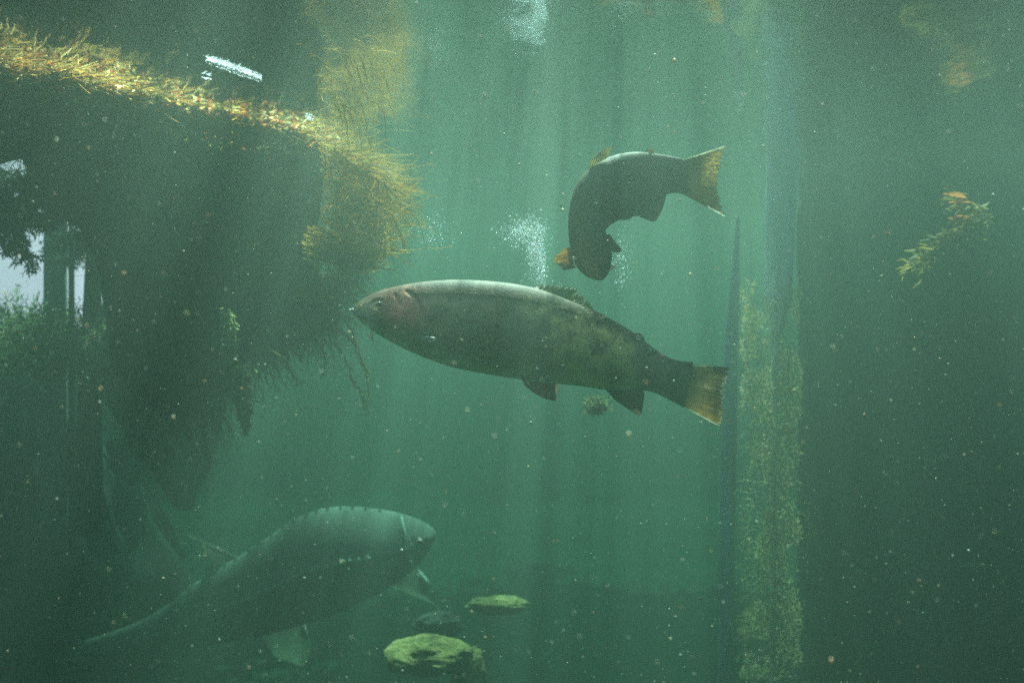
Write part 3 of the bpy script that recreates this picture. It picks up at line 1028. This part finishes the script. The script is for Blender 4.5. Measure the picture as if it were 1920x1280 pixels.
# ------------------------------------------------------------------ left: window reflections of trunks and plants, built solid; glow panel
M_bark = mat_plain('wet_bark', [(0.3, (.03, .028, .022)), (0.6, (.07, .062, .05)), (0.85, (.11, .10, .08))], 16, .9, (1, 1, .18), bump=1, bdist=.02)
M_pale = mat_plain('bleached_wood', [(0.3, (.60, .60, .60)), (0.6, (.78, .77, .75)), (0.85, (.86, .85, .83))], 12, .85, (1, 1, .15), bump=.8, bdist=.02)
M_needle = mat_plain('conifer_needles', [(0.3, (.02, .035, .025)), (0.7, (.06, .085, .05))], 8, .8, bump=0, transl=.25)
M_greenery = mat_plain('pond_weed', [(0.3, (.6, .6, .6)), (0.7, (1, 1, 1))], 5, .8, tint=True, transl=.35, bump=0)


def branch_spray(p0, d0, ln, r, L, Rd, pts, dirs, leaf=.02):
    q = wander(p0, d0, 12, ln / 12, .10, (0, 0, -.03), r)
    L.append(q); Rd.append((.006, .0015))
    for i in range(2, 13):
        for s in range(3):
            dd = (q[i] - q[i - 1]); dd = dd / np.linalg.norm(dd)
            dr = dd * .6 + np.array([r.gauss(0, .7), r.gauss(0, .7), r.gauss(-.25, .4)])
            w_ = wander(q[i], dr, 6, ln * .045 * (1 - i / 16) + .004, .15, (0, 0, -.04), r)
            L.append(w_); Rd.append((.0016, .0006))
            for k in range(1, 7):
                for m in range(4):
                    pts.append(w_[k] + np.array([r.gauss(0, .004)] * 3))
                    dirs.append(tuple((w_[k] - w_[k - 1]) / (np.linalg.norm(w_[k] - w_[k - 1]) + 1e-9) + np.array([r.gauss(0, .8) for _ in range(3)])))


def reflected_tree(label, px, py0, py1, d, r0, r1, seed, sprays=6, mat_=None, lean=0.0, spray_len=.35, spray_z=(.1, .5)):  # solid trunk in place of a tree reflected in the window
    e = empty('drowned_tree', at(px, py0, d))
    tag(e, label, 'tree', 'trunks standing in the water')
    b = at(px, py0, d); t_ = at(px, py1, d); t_.x += lean
    t_.z = min(t_.z, H + .06)
    m = b.lerp(t_, .5)
    link('trunk', trunk_mesh('trunk', [(b, r0), (m, (r0 + r1) / 2), (t_, r1)], seed), mat_ or M_bark, e)
    if sprays:
        r = random.Random(seed)
        L, Rd, pts, dirs = [], [], [], []
        for k in range(sprays):
            f = r.uniform(*spray_z)
            p = t_.lerp(b, f)
            a = r.uniform(0, 2 * math.pi)
            branch_spray(np.array(p), (math.cos(a), math.sin(a) * .6, r.uniform(-.3, .3)), spray_len * r.uniform(.6, 1.2), r, L, Rd, pts, dirs)
        link('branch', strands_mesh('branch', L, Rd), M_bark, e)
        me, n = leaves_mesh('foliage', pts, .018, .16, dirs, .2)
        o = link('foliage', me, M_needle, e)
    return e


reflected_tree('pale grey broad trunk farthest left in front of the misty bank', 104, 1000, 290, 3.9, .044, .036, 31, 0, mat_plain('grey_bark', [(0.3, (.13, .14, .14)), (0.7, (.24, .25, .25))], 16, .9, (1, 1, .2)))
reflected_tree('thinnest dark trunk, pencil slim, just right of the pale grey trunk', 134, 1000, 290, 3.75, .011, .009, 32, 3, spray_len=.16, spray_z=(.1, .3))
reflected_tree('dark leaning trunk between the slim one and the root mass', 163, 1000, 290, 3.65, .050, .014, 33, 5, lean=.03, spray_len=.2, spray_z=(.1, .3))

# reflected dark boughs, built as a branch at the left edge under the mat
e = empty('conifer_branch', at(-60, 330, 2.9))
tag(e, 'dark feathery conifer branch hanging in at the left edge under the root mat', 'branch')
L, Rd, pts, dirs = [], [], [], []
r = random.Random(5)
for k in range(13):
    p = at(r.uniform(-120, 60), r.uniform(285, 400), 2.9 + r.uniform(-.1, .3))
    branch_spray(np.array(p), (r.uniform(.3, 1), r.uniform(-.2, .2), r.uniform(-.5, 0)), r.uniform(.10, .25), r, L, Rd, pts, dirs)
link('twig', strands_mesh('twig', L, Rd), M_bark, e)
me, n = leaves_mesh('needles', pts, .018, .16, dirs, .2)
link('needles', me, M_needle, e)

M_mud = mat_plain('mud', [(0.3, (.002, .003, .002)), (0.7, (.006, .008, .005))], 3.0, 1.0, bump=.6, bdist=.02)
tag(link('bank', blob_mesh('bank', (-2.80, 4.75, -1.36), (1.50, .90, 1.28), 6, 128, 80, amp=.05, freq=1.4, detail=4), M_mud), kind='structure')

# added glowing panel in place of misty daylight reflected between the trunks
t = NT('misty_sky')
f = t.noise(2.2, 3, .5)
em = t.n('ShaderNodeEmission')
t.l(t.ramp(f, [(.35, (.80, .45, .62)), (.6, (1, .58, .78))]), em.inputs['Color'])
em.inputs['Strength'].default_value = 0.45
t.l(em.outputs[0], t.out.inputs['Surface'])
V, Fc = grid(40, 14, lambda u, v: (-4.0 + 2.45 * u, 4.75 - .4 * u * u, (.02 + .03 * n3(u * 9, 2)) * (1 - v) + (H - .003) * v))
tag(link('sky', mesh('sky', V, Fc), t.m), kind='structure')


def shrub_clump(name, label, spots, cat, seed, pal, leaf=.016, up=(0, 0, .9), group=None, stems=True, nper=60, hgt=.16):
    r = random.Random(seed)
    pts, dirs, L, Rd = [], [], [], []
    for (x, y, d) in spots:
        p0 = np.array(at(x, y, d))
        for s in range(5):
            q = wander(p0 + np.array([r.gauss(0, .02), r.gauss(0, .03), 0]), (r.gauss(0, .35), r.gauss(0, .3), 1), 9, hgt / 9 * r.uniform(.6, 1.3), .12, (0, 0, .02), r)
            q[:, 2] = np.minimum(q[:, 2], H - .01)
            L.append(q); Rd.append((.0016, .0007))
            for k in range(nper // 5):
                i = r.randint(1, 9)
                pts.append(q[i]); dirs.append((r.gauss(0, .8), r.gauss(0, .8), r.gauss(.3, .5)))
    e = empty(name, at(*spots[0]))
    tag(e, label, cat, group)
    link('stems', strands_mesh('stems', L, Rd), M_greenery, e)
    o = bpy.context.scene.objects[e.children[0].name]
    tint_groups(o.data, 30, pal, seed)
    me, n = leaves_mesh('leaves', pts, leaf, .38, dirs, .3)
    tint_groups(me, 6, pal, seed + 1)
    link('leaves', me, M_greenery, e)
    return e


r = random.Random(77)
GR = [(.26, .32, .15), (.32, .36, .18), (.18, .25, .11), (.40, .35, .20)]  # shrubs reflected in the window, built as plants in the water
shrub_clump('pond_weed', 'soft green bushy weed at the far left edge below the pale bank', [(r.uniform(-60, 75), r.uniform(640, 710), 3.7 + r.uniform(-.3, .3)) for _ in range(90)], 'pond weed', 41, GR, group='weed clumps')
shrub_clump('pond_weed', 'green weed around the feet of the slim dark trunks at left', [(r.uniform(70, 190), r.uniform(650, 720), 3.6 + r.uniform(-.1, .2)) for _ in range(50)], 'pond weed', 42, GR + [(.35, .16, .08)], group='weed clumps')

# ------------------------------------------------------------------ right: window reflections of trunks and greenery, built solid
big = empty('drowned_tree', at(1730, 1200, 3.6))
tag(big, 'very broad dark trunk filling the right edge of the view', 'tree', 'trunks standing in the water')
link('trunk', trunk_mesh('trunk', [(at(1745, 1850, 3.75), .47), (at(1735, 900, 3.75), .425), (at(1728, 400, 3.75), .405), (at(1728, 325, 3.75), .40)], 51, 96, 160, .05, 16), M_bark, big)
back = empty('drowned_tree', at(1440, 1300, 3.45))
tag(back, 'slim bleached trunk wrapped in golden green moss beside the very broad dark trunk', 'tree', 'trunks standing in the water')
link('trunk', trunk_mesh('trunk', [(at(1446, 1900, 3.5), .012), (at(1450, 900, 3.5), .009), (at(1454, 640, 3.5), .012), (at(1458, 560, 3.5), .042), (at(1468, 270, 3.5), .052)], 52, 64, 120, .12), M_pale, back)
pts, dirs = [], []
r = random.Random(52)
for k in range(24000):  # reflected greenery built as a column of small leaves
    py = r.uniform(520, 1270); px = r.uniform(1388, 1504) + 12 * n3(py * .02, 3)
    cl = fbm(px * .014, py * .010, 3, 4)
    if px > 1504 - 26 * abs(n3(py * .013, 8)) or px < 1386 + 34 * abs(n3(py * .011, 5)): continue
    if cl < -.02 and r.random() < .93: continue
    if py < 600 and r.random() > (py - 500) / 110: continue
    p = at(px, py, 3.45 + r.uniform(-.16, .16))
    pts.append(p); dirs.append((r.gauss(0, .8), -.5, r.gauss(-.1, .6)))
me, n = leaves_mesh('moss', pts, .0095, .40, dirs, .4)  # leaves of the reflected greenery
tint_groups(me, 6, [(.50, .42, .17), (.34, .33, .14), (.62, .46, .22), (.26, .29, .12), (.62, .38, .22)], 53)
link('moss', me, M_greenery, back)
L, Rd = [], []
for k in range(700):
    py = r.uniform(540, 1250); px = r.gauss(1446, 24)
    if not 1388 < px < 1504: continue
    L.append(wander(at(px, py, 3.45 + r.uniform(-.16, .16)), (r.gauss(0, .6), 0, -1), 9, r.uniform(.006, .018), .3, (0, 0, -.05), r)); Rd.append((.0012, .0004))
me = strands_mesh('moss_strands', L, Rd)
tint_groups(me, 30, [(.55, .45, .2), (.35, .36, .14)], 54)
link('moss_strands', me, M_greenery, back)
pale = empty('drowned_pole', at(1365, 1280, 3.5))  # solid pole added in place of a pale window reflection
tag(pale, 'slender pale bleached pole standing upright just behind the big trout tail', 'pole')
link('shaft', trunk_mesh('shaft', [(at(1356, 1900, 3.4), .026), (at(1364, 900, 3.4), .024), (at(1372, 640, 3.4), .019), (at(1384, 405, 3.4), .005)], 54, 32, 120, .22), mat_plain('grey_pole', [(0.3, (.30, .30, .30)), (0.6, (.50, .50, .50)), (0.8, (.7, .69, .67))], 9, .9, (1, 1, .4), bump=1, bdist=.01), pale)
# leafy twig with red and yellow leaves
tw = empty('leafy_twig', at(1790, 420, 2.7))
tag(tw, 'drooping leafy twig with a few red leaves hanging at far right', 'twig')
stem = catmull([np.array(at(x, y, d)) for x, y, d in ((1745, 330, 3.1), (1790, 362, 3.1), (1835, 395, 3.08), (1838, 420, 3.06), (1800, 440, 3.05), (1760, 465, 3.06), (1718, 505, 3.08))], 40)
link('stem', strands_mesh('stem', [stem], [(.003, .0012)], 5), M_bark, tw)
pts, dirs = [], []
r = random.Random(9)
for k in range(420):
    i = r.choice([r.randint(18, 39), r.randint(6, 39)])
    pts.append(stem[i] + np.array([r.gauss(0, .016), r.gauss(0, .016), r.gauss(0, .012)])); dirs.append((r.gauss(-1.2, .4), r.gauss(0, .3), r.gauss(-.4, .5)))
me, n = leaves_mesh('leaves', pts, .034, .16, dirs, .1)
tint_groups(me, 6, [(.26, .19, .06), (.20, .16, .06), (.32, .22, .08)], 61)
link('leaves', me, M_straw, tw)
pts = [np.array(at(x, y, 3.04)) for x, y in ((1815, 372), (1822, 381), (1810, 388), (1812, 408), (1818, 414), (1806, 420), (1822, 405))]
me, n = leaves_mesh('red_leaves', pts, .055, .22, [(-1, 0, .05)] * 7, .08)
tint_groups(me, 6, [(.55, .20, .08), (.5, .16, .07)], 62)
link('red_leaves', me, M_straw, tw)

# ------------------------------------------------------------------ boulders on the bed
M_rock = mat_plain('algae_rock', [(0.3, (.05, .045, .012)), (0.5, (.14, .115, .03)), (0.75, (.26, .20, .07))], 14, .95, bump=1, bdist=.03)
M_rockd = mat_plain('dark_rock', [(0.3, (.008, .01, .008)), (0.6, (.02, .024, .014)), (0.85, (.04, .045, .025))], 5, .9, bump=.9, bdist=.02)
for c, rad, seed, lab, m in (
        ((805, 1228, 3.1), (.125, .12, .048), 3, 'yellow green algae covered boulder with a broad top at the bottom centre', M_rock),
        ((878, 1275, 3.15), (.050, .08, .10), 5, 'narrow upright algae covered stone leaning against the broad yellow boulder', M_rock),
        ((935, 1134, 3.6), (.10, .07, .030), 8, 'long thin mossy ledge of stone above and right of the yellow boulder', M_rock),
        ((822, 1172, 3.5), (.075, .06, .04), 9, 'dim green stone just behind the broad yellow boulder', M_rockd)):
    o = link('boulder', blob_mesh('boulder', at(*c), rad, seed, amp=.20, freq=1.3, detail=6), m)
    tag(o, lab, 'boulder', 'boulders on the lake bed')

# drifting clump of yellow algae
pts = [np.array(at(1118 + rnd.gauss(0, 9), 760 + rnd.gauss(0, 7), 2.9 + rnd.gauss(0, .02))) for _ in range(500)]
me, n = leaves_mesh('algae_clump', pts, .014, .5)
tint_groups(me, 6, [(.22, .22, .09), (.16, .17, .07)], 71)
tag(link('algae_clump', me, M_greenery), 'small round yellowish algae clump drifting below the big trout belly', 'algae')

# ------------------------------------------------------------------ reflected smudges, particles, glint
def specks(name, P, S, seed=1, sub=0):
    oct_v = np.array([(1, 0, 0), (-1, 0, 0), (0, 1, 0), (0, -1, 0), (0, 0, 1), (0, 0, -1)], dtype=float)
    oct_f = np.array([(0, 2, 4), (2, 1, 4), (1, 3, 4), (3, 0, 4), (2, 0, 5), (1, 2, 5), (3, 1, 5), (0, 3, 5)])
    P = np.asarray(P); S = np.asarray(S)
    rs = np.random.RandomState(seed)
    sc = S[:, None] * (0.6 + .8 * rs.rand(len(P), 3))
    V = (P[:, None, :] + oct_v[None] * sc[:, None, :]).reshape(-1, 3)
    Fc = (oct_f[None] + (np.arange(len(P)) * 6)[:, None, None]).reshape(-1, 3)
    return mesh(name, V, Fc, True)


M_speck = mat_plain('silt_specks', [(0.3, (.5, .5, .5)), (0.7, (1, 1, 1))], 3, .7, tint=True, transl=.3, bump=0)
rs = np.random.RandomState(11)
N = 14000
Yd = 1.0 + 4.5 * rs.rand(N) ** .8
px = rs.uniform(-60, 1980, N); py = rs.uniform(-60, 1340, N)
P = np.stack([(px - 960) / F * Yd, Yd, (640 - py) / F * Yd], axis=1)
S = np.exp(rs.normal(-7.05, .42, N))
k = P[:, 2] < H - .01
P, S = P[k], S[k]
me = specks('suspended_particles', P, S)
tint_groups(me, 6, [(.7, .7, .6), (.8, .75, .5), (.55, .6, .55), (.8, .55, .35)], 2)
tag(link('suspended_particles', me, M_speck), 'fine pale specks drifting all through the water', 'particles', kind='stuff')

M_glint = mat_plain('bubble_white', [(0.3, (.75, .76, .78)), (0.7, (.92, .92, .94))], 3, .25, transl=.4, bump=0, spec=.6)
Pb, Sb = [], []  # white specks added in place of pale smudges of window reflection
for cx, cy_, sx, sy, n, d in ((982, 436, 22, 15, 1500, 2.9), (1005, 475, 9, 24, 2200, 2.9), (820, 435, 20, 18, 330, 3.1), (1015, 510, 4, 16, 500, 2.9), (1165, 490, 9, 32, 350, 2.9), (1480, 345, 10, 20, 0, 3)):
    for k in range(n):
        p = at(cx + rnd.gauss(0, sx), cy_ + rnd.gauss(0, sy), d + rnd.gauss(0, .04)); Pb.append(tuple(p)); Sb.append(math.exp(rnd.gauss(-7.1, .45)))
tag(link('bubbles', specks('bubbles', Pb, Sb, 4), M_glint), 'loose white cloud of tiny bubbles rising behind the curled trout head', 'bubbles', kind='stuff')

# white flecks added where daylight glints on the surface ripples
fo = []
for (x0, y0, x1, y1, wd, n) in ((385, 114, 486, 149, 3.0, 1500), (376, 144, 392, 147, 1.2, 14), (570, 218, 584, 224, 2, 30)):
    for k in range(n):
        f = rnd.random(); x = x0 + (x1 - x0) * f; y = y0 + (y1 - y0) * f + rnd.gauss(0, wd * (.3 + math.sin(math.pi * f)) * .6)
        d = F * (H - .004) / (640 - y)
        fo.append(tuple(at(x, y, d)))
me, n = leaves_mesh('foam_patch', fo, .0065, .35, [(1, .4, -.1)] * len(fo), .5)  # flecks of the daylight glint
tag(link('foam_patch', me, M_glint), 'brilliant white streak of foam glinting on the surface above the root mat', 'foam')

# ------------------------------------------------------------------ unseen plank deck added to shade the near water
M_shade_plank = mat_plain('weathered_planks', [(0.3, (.12, .10, .08)), (0.7, (.26, .23, .19))], 6, .9, (.3, 4, 1))
e = empty('viewing_deck', (0, -.2, H + .45))
tag(e, 'weathered plank deck over the near water above the viewpoint', 'deck')
for k in range(21):
    y0 = -1.5 + k * .142
    link('plank', box_mesh('plank', (-4.2, y0, H + .45), (4.2, y0 + .134, H + .49)), M_shade_plank, e)  # plank of the added shade deck
for x in (-4.0, -1.4, 1.4, 4.0):
    link('beam', box_mesh('beam', (x - .05, -1.5, H + .30), (x + .05, 1.47, H + .447)), M_shade_plank, e)

# ------------------------------------------------------------------ unseen trees added to shade the far water
M_shade_leaf = mat_plain('broad_leaf', [(0.3, (.04, .08, .02)), (0.7, (.09, .14, .04))], 4, .6, bump=0, transl=.3)


def shade_tree(label, base, crown_lo, crown_hi, n, seed, leaf=.20):
    e = empty('overhanging_tree', base)
    tag(e, label, 'tree', 'trees on the bank')
    r = random.Random(seed)
    top = ((crown_lo[0] + crown_hi[0]) / 2, (crown_lo[1] + crown_hi[1]) / 2, (crown_lo[2] + crown_hi[2]) / 2)
    b = Vector(base)
    link('trunk', trunk_mesh('trunk', [(b, .34), (b.lerp(Vector((base[0], base[1], top[2])), .6), .26), (Vector((base[0], base[1], top[2] + .3)), .16)], seed, 32, 40), M_bark, e)
    L, Rd, pts = [], [], []
    cl = [np.array([r.uniform(crown_lo[k], crown_hi[k]) for k in range(3)]) for _ in range(70)]
    for c in cl:
        p = np.array([base[0], base[1], base[2] + 1.0])
        L.append(catmull([p, (p + c) / 2 + np.array([0, 0, .4]), c], 12)); Rd.append((.06, .01))
        for k in range(n // 70):
            pts.append(c + np.array([r.gauss(0, .42), r.gauss(0, .42), r.gauss(0, .16)]))
    link('limb', strands_mesh('limb', L, Rd, 5), M_bark, e)
    me, _ = leaves_mesh('crown', pts, leaf, .5, None, 1.0)
    link('crown', me, M_shade_leaf, e)


shade_tree('spreading tree on the far bank, crown low over the water', (0.5, 12.2, .8), (-3.5, 7.0, 1.1), (3.5, 11.5, 2.3), 16000, 81)
shade_tree('second tree on the far bank, left of the spreading one', (-6.0, 12.0, .8), (-7.5, 5.5, .9), (-1.9, 11.5, 2.0), 17000, 82)
shade_tree('tree on the right bank leaning over the broad trunk', (7.8, 7.5, .8), (2.3, 4.2, 1.1), (7.0, 11, 2.3), 17000, 83)
